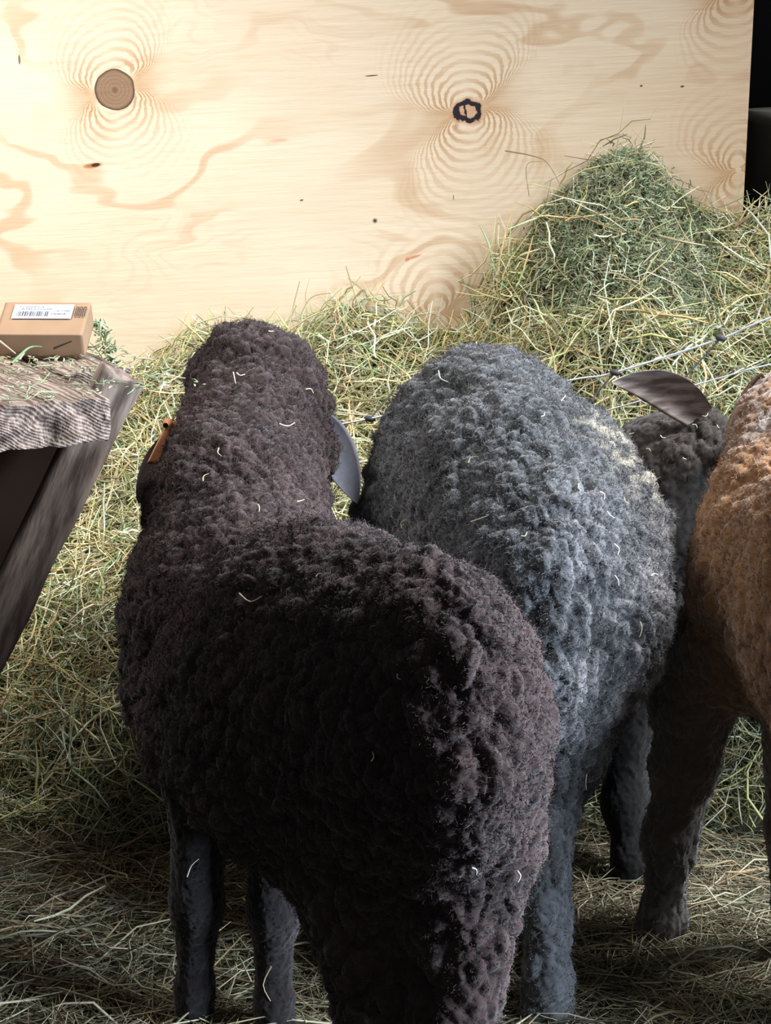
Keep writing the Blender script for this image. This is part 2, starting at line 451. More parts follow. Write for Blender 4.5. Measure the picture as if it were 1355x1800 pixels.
def add_strands(parent, name, pts_fn, n, rng, lmin, lmax, wmin, wmax, pal, lift=.02, bend=.35, spread=.5, bright=None, nseg=4, kink=.15):
    x, y = pts_fn(n)
    if pal is not LEAFC:
        keep = (((x-PK[0])/.17)**2+((y-3.60)/.20)**2 > 1) | (rng.random(n) < .10)
        x, y = x[keep], y[keep]; n = len(x)
    z = hay_h(x, y); e = .02
    gx = (hay_h(x+e, y)-hay_h(x-e, y))/(2*e); gy = (hay_h(x, y+e)-hay_h(x, np.minimum(y+e, WY)-2*e))/(2*e)
    N = unit(np.stack([-gx, -gy, np.ones(n)], 1))
    a = unit(np.cross(N, rng.normal(size=(n, 3)))); d = unit(a+N*rng.normal(size=(n, 1))*spread)
    d[:, 0] *= 1.25
    L = lmin+(lmax-lmin)*rng.random(n)**2; Wd = wmin+(wmax-wmin)*rng.random(n)**2
    P = np.stack([x, y, z], 1)+N*(rng.random(n)**1.5*lift)[:, None]
    # keep the stems in front of the plywood
    reach = np.abs(unit(d)[:, 1])*L*.6+L*np.abs(bend)*.15
    P[:, 1] = np.minimum(P[:, 1], WY-.004-reach)
    c = pal[rng.integers(0, len(pal), n)]*(.45+.85*rng.random((n, 1)))*(1+rng.normal(size=(n, 3))*.04)
    if bright is not None: c = c*bright(x, y)[:, None]
    V, Fq, C = strands(P, d, L, Wd, np.clip(c, 0.005, .9), rng, bend, nseg, .35+.65*rng.random(n), kink)
    o = mesh_obj(name, V, Fq, HAY, parent, smooth=True, cols=C); o['kind'] = 'stuff'
    return o
LEAFC = np.array([(.30, .40, .24), (.42, .50, .33), (.22, .30, .17), (.55, .58, .40), (.34, .34, .19), (.46, .40, .25)])
rng = np.random.default_rng(7)
def inwedge(n, y0, y1, m=1.15):
    y = y0+(y1-y0)*rng.random(n); x = (rng.random(n)*2-1)*y*.235*m
    return x, y
add_strands(bank, 'stems', lambda n: inwedge(n, 2.95, WY-.01), 50000, rng, .03, .18, .0016, .0056, HAYCOL, .06, .30, .40)
add_strands(bank, 'long_stalks', lambda n: inwedge(n, 2.95, WY-.02), 2800, rng, .12, .30, .0024, .0052, HAYCOL[[0, 1, 5, 8, 4]], .07, .45, .35)
def heap(n):
    a = rng.random(n)*6.283; r = np.sqrt(rng.random(n))
    return PK[0]+r*np.cos(a)*.19, np.minimum(3.60+r*np.sin(a)*.22, WY-.012)
lf = add_strands(bank, 'leafy_bits', heap, 24000, rng, .010, .045, .0015, .0050, LEAFC, .02, .5, .9, nseg=2)
lf['label'] = 'grey-green leafy bits of the heap'
add_strands(bank, 'leafy_bits', lambda n: inwedge(n, 2.95, WY-.02), 16000, rng, .008, .03, .0015, .0055, LEAFC, .045, .5, .9, nseg=2)
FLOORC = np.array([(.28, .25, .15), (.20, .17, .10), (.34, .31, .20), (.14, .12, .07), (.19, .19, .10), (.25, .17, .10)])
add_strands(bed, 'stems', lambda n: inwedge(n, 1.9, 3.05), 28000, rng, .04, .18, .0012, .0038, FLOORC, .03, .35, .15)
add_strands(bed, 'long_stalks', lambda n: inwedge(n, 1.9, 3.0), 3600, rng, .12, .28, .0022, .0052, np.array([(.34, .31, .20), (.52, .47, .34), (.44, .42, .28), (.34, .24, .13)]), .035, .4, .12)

# a few single stalks standing clear of the bank against the plywood
def tube(path, rad, sides=6):
    path = np.array(path, float); n = len(path); rad = np.broadcast_to(rad, (n,))
    tg = unit(np.gradient(path, axis=0)); ref = np.array([.3, .9, .2])
    s = unit(np.cross(tg, ref)); uu = np.cross(s, tg)
    a = np.arange(sides)*2*math.pi/sides
    V = (path[:, None]+(s[:, None]*np.cos(a)[None, :, None]+uu[:, None]*np.sin(a)[None, :, None])*rad[:, None, None]).reshape(-1, 3)
    f = [[i*sides+k, i*sides+(k+1) % sides, (i+1)*sides+(k+1) % sides, (i+1)*sides+k] for i in range(n-1) for k in range(sides)]
    return V, np.array(f)
def smooth_path(pts, n=24):
    pts = np.array(pts, float); t = np.linspace(0, len(pts)-1, n); out = []
    for tt in t:
        i = min(int(tt), len(pts)-2); f = tt-i
        p0, p1, p2, p3 = pts[max(i-1, 0)], pts[i], pts[i+1], pts[min(i+2, len(pts)-1)]
        out.append(.5*((2*p1)+(-p0+p2)*f+(2*p0-5*p1+4*p2-p3)*f*f+(-p0+3*p1-3*p2+p3)*f**3))
    return np.array(out)
def multi_tube(name, specs, mat, parent, cols=None, n=20):
    Vs, Fs, Cs, b = [], [], [], 0
    for k, (pts, r) in enumerate(specs):
        p = smooth_path(pts, n); V, f = tube(p, np.linspace(r, r*.5, len(p)), 5)
        Vs.append(V); Fs.append(f+b); b += len(V)
        if cols is not None: Cs.append(np.repeat(np.array([cols[k % len(cols)]]), len(V), 0))
    return mesh_obj(name, np.concatenate(Vs), np.concatenate(Fs), mat, parent, cols=np.concatenate(Cs) if cols is not None else None)
SY = 3.62
multi_tube('standing_stalks', [
    ([at(888, 265, 3.66), at(940, 275, 3.62), at(965, 290, 3.6), at(992, 340, 3.56)], .0014),
    ([at(870, 470, 3.66), at(873, 395, 3.66), at(885, 405, 3.66), at(912, 440, 3.62)], .0012),
    ([at(930, 345, 3.66), at(926, 290, 3.66), at(960, 285, 3.65)], .0009),
    ([at(633, 545, 3.64), at(618, 500, 3.66), at(608, 468, 3.66)], .0022),
    ([at(620, 528, 3.62), at(640, 510, 3.62), at(650, 545, 3.6)], .0020),
    ([at(505, 590, 3.6), at(515, 540, 3.62), at(527, 494, 3.62)], .0018),
    ([at(520, 575, 3.6), at(545, 525, 3.62), at(582, 515, 3.62)], .0014),
    ([at(485, 600, 3.55), at(540, 560, 3.55), at(600, 535, 3.55)], .0022),
    ([at(1290, 400, 3.6), at(1330, 372, 3.6), at(1338, 362, 3.6)], .0035),
    ([at(1160, 415, 3.35), at(1200, 425, 3.3), at(1240, 432, 3.3)], .0028),
    ([at(1110, 760, 3.2), at(1240, 700, 3.0), at(1200, 660, 3.0)], .0016),
    ([at(1078, 700, 3.08), at(1065, 800, 3.0), at(1060, 720, 3.05)], .0014),
    ([at(245, 650, 3.6), at(255, 630, 3.6), at(275, 640, 3.55)], .001),
], HAY, bank, cols=[(.25, .20, .11), (.42, .36, .22), (.30, .26, .14), (.38, .36, .2)])['kind'] = 'stuff'

# sprigs and scraps on the bench and box
def scraps():
    r = np.random.default_rng(3); n = 900
    a = r.random(n)*.5; b = r.random(n)*.5-.14
    P = crack[None]-u_*a[:, None]+v_*b[:, None]; P[:, 2] = BZ+.004+r.random(n)*.006
    d = r.normal(size=(n, 3)); d[:, 2] *= .25
    L = .006+.03*r.random(n)**3; Wd = .001+.0022*r.random(n)
    c = LEAFC[r.integers(0, 6, n)]*(.7+.8*r.random((n, 1)))
    V, Fq, C = strands(P, d, L, Wd, c, r, .6, 3)
    o = mesh_obj('hay_scraps', V, Fq, HAY, cols=C, loc=(-.6, 2.6, BZ))
    tag(o, 'green and straw-coloured hay crumbs strewn over the bench planks', 'hay', kind='stuff')
    multi_tube('long_blades', [([at(-5, 688, 2.52), at(60, 680, 2.55), at(88, 655, 2.62)], .0016), ([at(0, 600, 2.72), at(28, 622, 2.70)], .0020),
        ([at(20, 640, 2.62), at(50, 612, 2.70), at(75, 610, 2.70)], .002), ([at(95, 612, 2.68), at(125, 600, 2.66)], .002)], HAY, o, [(.36, .50, .28), (.45, .38, .3), (.22, .34, .18), (.05, .04, .03)])
scraps()
def sprig():
    base = at(200, 650, 2.78)
    e = [([at(196, 640, 2.85), at(190, 610, 2.86), at(172, 575, 2.86), at(168, 560, 2.86)], .0013), ([at(180, 630, 2.86), at(168, 612, 2.86), at(155, 600, 2.86)], .0009)]
    r = np.random.default_rng(9); pts = []
    for _ in range(70):
        t = r.random(); p = at(196, 645, 2.85)*(1-t)+at(170, 565, 2.86)*t+r.normal(size=3)*.004+np.array([r.normal()*.006, 0, 0]); pts.append(p)
    o = multi_tube('hay_sprig', e, HAY, None, [(.2, .3, .15)])
    V, Fq, C = strands(np.array(pts), r.normal(size=(70, 3)), .008+.012*r.random(70), .003+.003*r.random(70), LEAFC[r.integers(0, 3, 70)]*1.2, r, .5, 2)
    mesh_obj('leaves', V, Fq, HAY, o, cols=C)
    tag(o, 'leafy green hay sprig upright behind the bench beside the box', 'hay sprig')
sprig()

# ------------------------------------------------------------------ wire netting
WIRE = simple('galvanised_wire', (.62, .66, .72), .4, .25, .1)
TWINE = simple('dark_strut', (.05, .05, .055), .6)
def fence():
    e = empty('wire_fence', (0.2, 3.0, 0))
    tag(e, 'thin galvanised wire fence strands with clips in front of the hay', 'fence')
    a = smooth_path([at(1700, 430, 2.9), at(1355, 558, 2.93), at(1270, 594, 2.95), at(1080, 655, 2.98), at(1010, 667, 3.0), at(800, 705, 3.0), at(640, 738, 3.02), at(560, 752, 3.04), at(470, 766, 3.05)], 90)
    V, f = tube(a, .0017, 8); mesh_obj('wire', V, f, WIRE, e)
    b = smooth_path([at(1700, 560, 2.9), at(1355, 640, 2.93), at(1280, 660, 2.95), at(1100, 712, 2.99), at(1010, 735, 3.0), at(700, 800, 3.02), at(470, 845, 3.05)], 80)
    V, f = tube(b, .0013, 8); mesh_obj('wire', V, f, WIRE, e)
    q = at(470, 700, 3.05); V, f = tube(np.array([[q[0], 3.05, .02], [q[0], 3.05, q[2]-.01], [q[0], 3.05, q[2]]]), np.array([.006, .006, .004]), 8)
    mesh_obj('post', V, f, TWINE, e)
    for (px, py, Y) in ((1267, 594, 2.95), (1081, 655, 2.98), (860, 694, 3.0), (650, 736, 3.02)):
        c = at(px, py, Y); d = np.array([.0055, 0, -.0012])
        p = np.array([c-d*1.6, c-d, c, c+d, c+d*1.6]); V, f = tube(p, np.array([.0012, .0048, .0054, .0046, .0012]), 8)
        mesh_obj('clip', V, f, TWINE, e)
    for pts in ([at(1081, 655, 2.98), at(1050, 690, 2.97), at(1040, 705, 2.96)], [at(1267, 594, 2.95), at(1225, 640, 2.94), at(1180, 690, 2.92)], [at(650, 736, 3.02), at(690, 690, 3.05)]):
        V, f = tube(smooth_path(pts, 8), .0014, 6); mesh_obj('strut', V, f, TWINE, e)
fence()

# grey tub standing in the dark beyond the plywood
def tub():
    c = np.array([at(1352, 300, 4.2)[0]+.10, 4.2, 0])
    e = empty('storage_tub', c); tag(e, 'grey-brown tub standing in the dark right of the plywood', 'tub')
    z1 = at(1340, 196, 4.1)[2]
    prof = [(0, .0), (.13, .0), (.145, .02), (.150, z1-.03), (.156, z1-.028), (.156, z1-.002), (.150, z1), (0, z1+.01)]
    n = 40; V = []; fs = []
    for r, z in prof:
        for k in range(n):
            a = 2*math.pi*k/n; V.append((c[0]+r*math.cos(a), c[1]+r*math.sin(a), z))
    for i in range(len(prof)-1):
        for k in range(n): fs.append([i*n+k, i*n+(k+1) % n, (i+1)*n+(k+1) % n, (i+1)*n+k])
    mesh_obj('barrel', np.array(V), np.array(fs), simple('tub_plastic', (.55, .49, .43), .6), e)
tub()

# ------------------------------------------------------------------ sheep
def smin(a, b, k):
    h = np.clip(.5+.5*(b-a)/k, 0, 1); return b*(1-h)+a*h-k*h*(1-h)
class Body:
    """smooth union of tapered limbs; every limb carries wool depth and tint"""
    def __init__(s): s.p = []
    def cone(s, a, b, ra, rb, k=.05, wool=1., tint=0., sq=None):
        s.p.append((np.array(a, float), np.array(b, float), ra, rb, k, wool, tint, sq)); return s
    def chain(s, pts, rs, **kw):
        for i in range(len(pts)-1): s.cone(pts[i], pts[i+1], rs[i], rs[i+1], **kw)
        return s
    def one(s, q, P):
        a, b, ra, rb, k, _, _, sq = q
        d = P-a; ab = b-a
        if sq is not None:   # squash along a direction: (dir, factor)
            dr, fa = sq; dr = np.array(dr)/np.linalg.norm(dr)
            d = d+np.outer(d@dr, dr)*(1/fa-1); ab = ab+dr*(ab@dr)*(1/fa-1)
        t = np.clip((d@ab)/max(ab@ab, 1e-9), 0, 1)
        return np.linalg.norm(d-t[:, None]*ab, axis=1)-(ra+(rb-ra)*t)
    def f(s, P):
        r = None
        for q in s.p:
            v = s.one(q, P); r = v if r is None else smin(r, v, q[4])
        return r
    def attrs(s, P):
        W = 0; A = 0; T = 0
        for q in s.p:
            wt = np.exp(-np.maximum(s.one(q, P), -.05)/.012); W = W+wt; A = A+wt*q[5]; T = T+wt*q[6]
        return A/W, T/W
    def bounds(s):
        lo = np.min([np.minimum(q[0], q[1])-max(q[2], q[3])*1.4 for q in s.p], 0); hi = np.max([np.maximum(q[0], q[1])+max(q[2], q[3])*1.4 for q in s.p], 0)
        return lo-.02, hi+.02
def nets(f, lo, hi, h):
    n = np.ceil((hi-lo)/h).astype(int)+1
    ax = [lo[i]+h*np.arange(n[i]) for i in range(3)]
    vol = np.empty(n, np.float32)
    YY, ZZ = np.meshgrid(ax[1], ax[2], indexing='ij'); yz = np.stack([YY.ravel(), ZZ.ravel()], 1)
    for i in range(n[0]):
        vol[i] = f(np.column_stack([np.full(len(yz), ax[0][i]), yz])).reshape(n[1], n[2])
    ins = vol < 0
    m = [k-1 for k in n]
    S = np.zeros((*m, 3), np.float32); Cn = np.zeros(m, np.float32)
    for axis in range(3):
        o = [a for a in range(3) if a != axis]
        for c1 in (0, 1):
            for c2 in (0, 1):
                s0 = [slice(None)]*3; s1 = [slice(None)]*3
                s0[axis] = slice(0, -1); s1[axis] = slice(1, None)
                for a, c in zip(o, (c1, c2)): s0[a] = s1[a] = slice(c, m[a]+c)
                va = vol[tuple(s0)]; vb = vol[tuple(s1)]; x = (va < 0) != (vb < 0)
                t = np.where(x, va/np.where(x, va-vb, 1), 0)
                S[..., axis] += t; Cn += x
                for a, c in zip(o, (c1, c2)): S[..., a] += x*c
    act = Cn > 0; idx = np.full(m, -1, np.int64); idx[act] = np.arange(act.sum())
    g = np.argwhere(act); V = lo+h*(g+S[act]/Cn[act][:, None])
    Fs = []
    for axis in range(3):
        o = [a for a in range(3) if a != axis]
        s0 = [slice(1, -1)]*3; s1 = [slice(1, -1)]*3; s0[axis] = slice(0, -1); s1[axis] = slice(1, None)
        A = ins[tuple(s0)]; B = ins[tuple(s1)]; e = np.argwhere(A != B); flip = A[A != B]
        e = e+np.array([0 if a == axis else 1 for a in range(3)])
        def cell(d1, d2):
            c = e.copy(); c[:, o[0]] -= d1; c[:, o[1]] -= d2; return idx[c[:, 0], c[:, 1], c[:, 2]]
        q = np.stack([cell(1, 1), cell(0, 1), cell(0, 0), cell(1, 0)], 1)
        if axis == 1: q = q[:, ::-1]
        q[~flip] = q[~flip][:, ::-1]
        Fs.append(q)
    return V, np.concatenate(Fs)
def grad(f, P, e=.002):
    g = np.stack([f(P+np.eye(3)[i]*e)-f(P-np.eye(3)[i]*e) for i in range(3)], 1)/(2*e); return g
def subdivide(V, Fq):
    e = np.sort(np.concatenate([Fq[:, [0, 1]], Fq[:, [1, 2]], Fq[:, [2, 3]], Fq[:, [3, 0]]]), axis=1)
    key = e[:, 0]*len(V)+e[:, 1]; uk, inv = np.unique(key, return_inverse=True); inv = inv.ravel()
    E = np.stack([uk//len(V), uk % len(V)], 1); nV = len(V); m = len(Fq)
    mid = (V[E[:, 0]]+V[E[:, 1]])/2; cen = V[Fq].mean(1)
    VV = np.concatenate([V, mid, cen]); k = [inv[i*m:(i+1)*m]+nV for i in range(4)]; c = np.arange(m)+nV+len(E)
    FF = np.concatenate([np.stack([Fq[:, i], k[i], c, k[i-1]], 1) for i in range(4)])
    return VV, FF
def woolmat(name, c0, c1, c2, sheen=.5, patch=None):
    """c0/c1 fleece colours, c2 colour where tint=1 (legs, face)"""
    g = G(name, .95); x, y, z = g.xyz(); P = g.comb(x, y, z)
    g.b.inputs['Specular IOR Level'].default_value = .04
    g.b.inputs['Sheen Weight'].default_value = sheen; g.b.inputs['Sheen Roughness'].default_value = .55
    n = g.noise(P, 9, 3); n2 = g.noise(P, 120, 2)
    c = g.mix(g.ss(.3, .7, n*.6+n2*.4), c0, c1)
    if patch:
        for (ctr, rad, col, s0) in patch:
            d = g.math('SQRT', (x-ctr[0])*(x-ctr[0])+(y-ctr[1])*(y-ctr[1])+(z-ctr[2])*(z-ctr[2]))
            c = g.mix(g.ss(1.0, .2, d/rad)*g.ss(.45, .62, g.noise(P, s0, 3)), c, col)
    tsep = g.t.nodes.new('ShaderNodeSeparateColor'); g.t.links.new(g.attr('tint').s, tsep.inputs[0])
    c = g.mix(Val(g, tsep.outputs[0]), c, c2)
    return g.color(c)
def sheep(root, B, mat, h=.005, seed=1, lock=.019, amp=.0085, fibres=60000, flen=.012, fw=.0005, wool_off=0, cam_side=True, dense=True):
    lo, hi = B.bounds()
    V, Fq = nets(B.f, lo, hi, h)
    for _ in range(2):
        g = grad(B.f, V); V = V-g*(B.f(V)/np.maximum((g*g).sum(1), .2))[:, None]
    if dense: V, Fq = subdivide(V, Fq)
    N = unit(grad(B.f, V)); A, T = B.attrs(V)
    def wool(V, N, A):
        Wp = V+vec3(V*22, seed)*.010+vec3(V*70, seed+3)*.003
        sc = np.array([1.05, 1.05, .80])/lock
        f1, f2, cid = worley(Wp*sc, seed)
        lump = np.sqrt(np.clip(1-(f1/.95)**2, 0, 1))*.75+np.clip((f2-f1)*1.5, 0, 1)*.35
        g1, g2, gid = worley((V+vec3(V*9, seed+8)*.02)*np.array([1, 1, .7])/(lock*3.2), seed+20)
        big = np.clip((g2-g1)*2.2, 0, 1)
        fine = fbm(V*230, seed+4, 2)
        return A*amp*(lump*1.1+(cid-.5)*.7+big*.75+fine*.28-.9)+(1-A)*(.0022*fine+.0016*fbm(V*np.array([120, 120, 45.]), seed+6, 2))
    D = wool(V, N, A)
    V2 = V+N*D[:, None]
    body = mesh_obj('body', V2, Fq, mat, root, cols=np.repeat(T[:, None], 3, 1))
    # fine fibres standing out of the fleece
    r = np.random.default_rng(seed+50)
    wt = np.clip(A, .4, 1)
    toward = (N@unit(np.array([0, -1, .25]))) > -.35
    cand = np.where(toward)[0]; pr = wt[cand]; pr = pr/pr.sum()
    pick = r.choice(cand, fibres, p=pr)
    b = V2[pick]+r.normal(size=(fibres, 3))*.0015; n = N[pick]; a = A[pick]; t = T[pick]
    tang = unit(np.cross(n, r.normal(size=(fibres, 3)))); L = flen*(.4+.9*r.random(fibres))*(.5+.5*a)
    drop = np.array([0, 0, -1.0])*(1-a[:, None])*1.6
    dirn = unit(n*.50+tang*.80+drop+r.normal(size=(fibres, 3))*.25)
    s2 = unit(np.cross(dirn, n+.01)); ns = 3; ts = np.linspace(0, 1, ns+1)
    ph = r.random(fibres)*6.28; cr = .16*L
    C = b[:, None]-n[:, None]*.002+dirn[:, None]*(L[:, None]*ts)[..., None]
    C = C+s2[:, None]*(cr[:, None]*np.sin(ph[:, None]+ts*7))[..., None]+n[:, None]*(cr[:, None]*np.cos(ph[:, None]+ts*7))[..., None]
    wv = unit(np.cross(dirn, r.normal(size=(fibres, 3))))
    wd = fw*(1-.6*ts)
    VF = np.stack([C-wv[:, None]*wd[None, :, None], C+wv[:, None]*wd[None, :, None]], 2).reshape(-1, 3)
    f = np.array([[2*i, 2*i+1, 2*i+3, 2*i+2] for i in range(ns)])
    FF = ((np.arange(fibres)*(ns+1)*2)[:, None, None]+f[None]).reshape(-1, 4)
    fo = mesh_obj('fleece', VF, FF, mat, root, cols=np.repeat(np.repeat(t, (ns+1)*2)[:, None], 3, 1))
    fo['kind'] = 'stuff'
    return body
def flecks(root, B, specs, name='straw_flecks'):
    """little straws caught in the wool: (px, py, dx, dy) chords laid on the fleece"""
    o = np.array([0, 0, CAM_H]); out = []; cols = []
    for k, (px, py, dx, dy) in enumerate(specs):
        pts = []
        for t in (-.5, 0, .5):
            wob = math.sin(k*2.3+t*5)*.18
            d = unit(at(px+dx*t-dy*wob, py+dy*t+dx*wob, 2.0)-o); q = o+d*1.0
            for _ in range(60): q = q+d*max(float(B.f(q[None])[0])-.010, .0)
            pts.append(q)
        if max(p[1] for p in pts)-min(p[1] for p in pts) < .06: out.append((pts, .0009)); cols.append([(.75, .68, .5), (.85, .85, .8), (.6, .5, .32)][k % 3])
    m = multi_tube(name, out, HAY, root, cols, 7); m['kind'] = 'stuff'; m['label'] = 'pale straw flecks'
def ear(root, base, tip, face, wid, mat, cup=.35, name='ear', sag=0, thick=.0035, arch=(0, 0, 0)):
    base = np.array(base, float); tip = np.array(tip, float); ax = tip-base; L = np.linalg.norm(ax); ax /= L
    fn = np.array(face, float); fn = unit(fn-ax*(fn@ax)); sd = np.cross(ax, fn)
    nu, nv = 28, 13; V = []
    for lay in (0, 1):
        for i in range(nu):
            t = i/(nu-1); wv = wid*.5*(math.sin(math.pi*min(1, (t*.86+.14))**.8))**.75*(1 if t < 1 else .02)
            c = base+ax*L*t+fn*(-sag*4*t*(1-t))+np.array(arch)*4*t*(1-t)
            for j in range(nv):
                s = j/(nv-1)*2-1
                p = c+sd*wv*s*(1-.12*cup)+fn*(-cup*wv*(1-s*s)*1.1)-fn*(thick*lay*math.sqrt(max(0, 1-s*s*.98)))
                V.append(p)
    f = []; o = nu*nv
    for i in range(nu-1):
        for j in range(nv-1):
            a = i*nv+j; f.append([a, a+1, a+nv+1, a+nv]); f.append([o+a, o+a+nv, o+a+nv+1, o+a+1])
        for j in (0, nv-1):
            a = i*nv+j; f.append([a, a+nv, o+a+nv, o+a] if j == 0 else [a, o+a, o+a+nv, a+nv])
    return mesh_obj(name, np.array(V), np.array(f), mat, root, cols=np.zeros((len(V), 3)))
HOOF = simple('hoof_horn', (.035, .03, .028), .5)
EYEM = simple('eye_dark', (.01, .008, .006), .1)
def hoof(root, p, fwd, s=1.):
    """two toes side by side, flat on the ground"""
    fwd = unit(np.array([fwd[0], fwd[1], 0.])); sd = np.array([fwd[1], -fwd[0], 0]); Vs = []; fs = []; b = 0
    for sgn in (-1, 1):
        rings = []
        for k, (z, le, wi, off) in enumerate(((0, .030, .0145, .006), (.012, .029, .014, .004), (.030, .024, .0135, 0), (.042, .016, .011, -.002), (.044, 0.0001, .0001, -.002))):
            for a in range(12):
                t = 2*math.pi*a/12
                rings.append(np.array([p[0], p[1], z*s+p[2]])+fwd*(math.cos(t)*le+off+.006)*s+sd*(sgn*.0155+math.sin(t)*wi)*s)
        Vs += rings
        for k in range(4):
            for a in range(12): fs.append([b+k*12+a, b+k*12+(a+1) % 12, b+(k+1)*12+(a+1) % 12, b+(k+1)*12+a])
        fs.append([b+0, b+11, b+10, b+9]); fs.append([b+0, b+9, b+8, b+7]); fs.append([b+0, b+7, b+6, b+5]); fs.append([b+0, b+5, b+4, b+3]); fs.append([b+0, b+3, b+2, b+1])
        b += 60
    fs = [f for f in fs]
    return mesh_obj('hoof', np.array(Vs), np.array(fs), HOOF, root)
def eye(root, c, r=.011):
    n, m = 12, 8; V = [(c[0]+r*math.sin(math.pi*i/m)*math.cos(2*math.pi*k/n), c[1]+r*math.sin(math.pi*i/m)*math.sin(2*math.pi*k/n), c[2]+r*math.cos(math.pi*i/m)) for i in range(m+1) for k in range(n)]
    return mesh_obj('eye', np.array(V), np.array([[i*n+k, (i+1)*n+k, (i+1)*n+(k+1) % n, i*n+(k+1) % n] for i in range(m) for k in range(n)]), EYEM, root)

# ---- the dark brown sheep in front
def brown_sheep():
    root = empty('sheep', (-.07, 2.05, 0))
    tag(root, 'large dark brown woolly sheep standing in front, seen from behind', 'sheep')
    B = Body()
    U = (0, 0, 1)
    # torso from rump to chest
    R = at(755, 1235, 1.92); M = at(570, 1240, 2.12); S = at(432, 1180, 2.33)
    B.cone(R, M, .118, .158, .10, sq=(U, 1.30)); B.cone(M, S, .158, .132, .02, sq=(U, 1.36))
    B.cone(at(390, 1090, 2.38), at(380, 1300, 2.42), .125, .095, .05)
    B.cone(M+[-.04, 0, -.04], S+[-.03, 0, -.02], .14, .12, .02)
    # neck and head
    B.chain([at(425, 1010, 2.42), at(416, 900, 2.52), at(437, 800, 2.66)], [.120, .108, .104], k=.05)
    B.chain([at(440, 800, 2.66), at(443, 700, 2.76), at(438, 662, 2.78)], [.100, .088, .080], k=.02)
    B.cone(at(535, 790, 2.72), at(505, 690, 2.76), .046, .055, .04)
    hd = at(452, 700, 2.80)
    B.cone(hd, hd+[.03, .13, -.06], .080, .060, .03, .6, .3)
    B.cone(hd+[.03, .13, -.06], hd+[.05, .22, -.12], .05, .036, .04, .1, 1)
    # front legs
    for (px, py, fx) in ((347, 1480, 345), (478, 1480, 482)):
        Y = 2.33 if px < 400 else 2.30
        a = at(px+5, 1400, Y); foot = at(fx, 1870, Y); foot[2] = .05
        kn = a*.48+foot*.52
        B.chain([a+[0, 0, .06], a, kn+[0, -.005, .02], kn, foot+[0, 0, .04], foot], [.055, .040, .031, .029, .022, .027], k=.02, wool=.12, tint=.9)
    # hind legs, thick with wool down to the hock
    HK = []
    for (h, st, hk) in ((at(846, 1310, 1.93), at(836, 1470, 1.96), at(800, 1790, 1.90)), (at(640, 1360, 2.0), at(632, 1500, 2.02), at(672, 1830, 1.92))):
        r1 = .072 if h[0] > .03 else .085
        ft = hk+[0, .05, 0]; ft[2] = .05
        B.chain([h, st, hk], [r1, r1*.9, .043], k=.04, wool=.8); B.chain([hk, ft+[0, -.01, .04], ft], [.043, .028, .030], k=.02, wool=.2, tint=.6); HK.append(ft)
    B.cone(at(745, 1380, 1.95), at(745, 1560, 1.98), .095, .065, .06)
    # tail
    tb = R+[.03, -.085, .08]
    B.chain([tb, tb+[.0, -.018, -.12], tb+[.0, .0, -.20]], [.035, .034, .022], k=.07)
    MAT = woolmat('dark_brown_wool', (.022, .014, .014), (.068, .042, .041), (.006, .005, .006), .22)
    sheep(root, B, MAT, .0052, 3, .0185, .0105, 190000, .0075)
    flecks(root, B, [(412, 664, 8, 18), (423, 658, 14, 4), (545, 686, 14, 8), (505, 746, 26, -6), (476, 582, 8, 2), (360, 838, 8, -14), (440, 1051, 40, 2), (338, 1524, 26, -26),
        (455, 893, 4, 12), (385, 795, 4, 14), (548, 893, 24, 8), (528, 880, 12, -6), (655, 1330, 4, -16), (835, 1530, 8, 12), (470, 1730, 8, 60), (300, 1455, 34, 14), (912, 1540, 4, 20), (700, 1190, 6, 10), (560, 1010, 10, -3)])
    for (fx, Y) in ((345, 2.33), (482, 2.30)):
        q = at(fx, 1860, Y); hoof(root, (q[0], q[1], .01), (-.4, 1, 0))
    for q in HK: hoof(root, (q[0], q[1], .01), (-.4, 1, 0))
    EM = woolmat('ear_skin_lit', (.09, .09, .11), (.15, .15, .19), (.09, .09, .11), .8)  # cool daylight on the right ear is put into its skin colour
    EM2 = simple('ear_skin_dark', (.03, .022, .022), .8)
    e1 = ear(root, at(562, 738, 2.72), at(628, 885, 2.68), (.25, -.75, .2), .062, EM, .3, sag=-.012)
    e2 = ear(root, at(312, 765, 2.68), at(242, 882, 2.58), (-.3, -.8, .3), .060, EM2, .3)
    COPPER = simple('tag_plastic', (.36, .15, .07), .45)
    tg = grid_box('ear_tag', at(274, 812, 2.62), at(288, 815, 2.62)-at(274, 812, 2.62), (0.004, .004, 0), at(290, 742, 2.635)-at(274, 812, 2.62), (6, 2, 12), COPPER,
                  lambda P, H: P*np.array([1, 1, 1]), e2)
    tg['label'] = 'copper-brown ear tag'
    V, f = tube(np.array([at(291, 748, 2.622), at(293, 743, 2.635), at(303, 740, 2.66)]), [.004, .0062, .003], 10); mesh_obj('tag_stud', V, f, COPPER, tg)
    eye(root, hd+[.10, .10, -.02]); eye(root, hd+[-.05, .13, -.02])
brown_sheep()

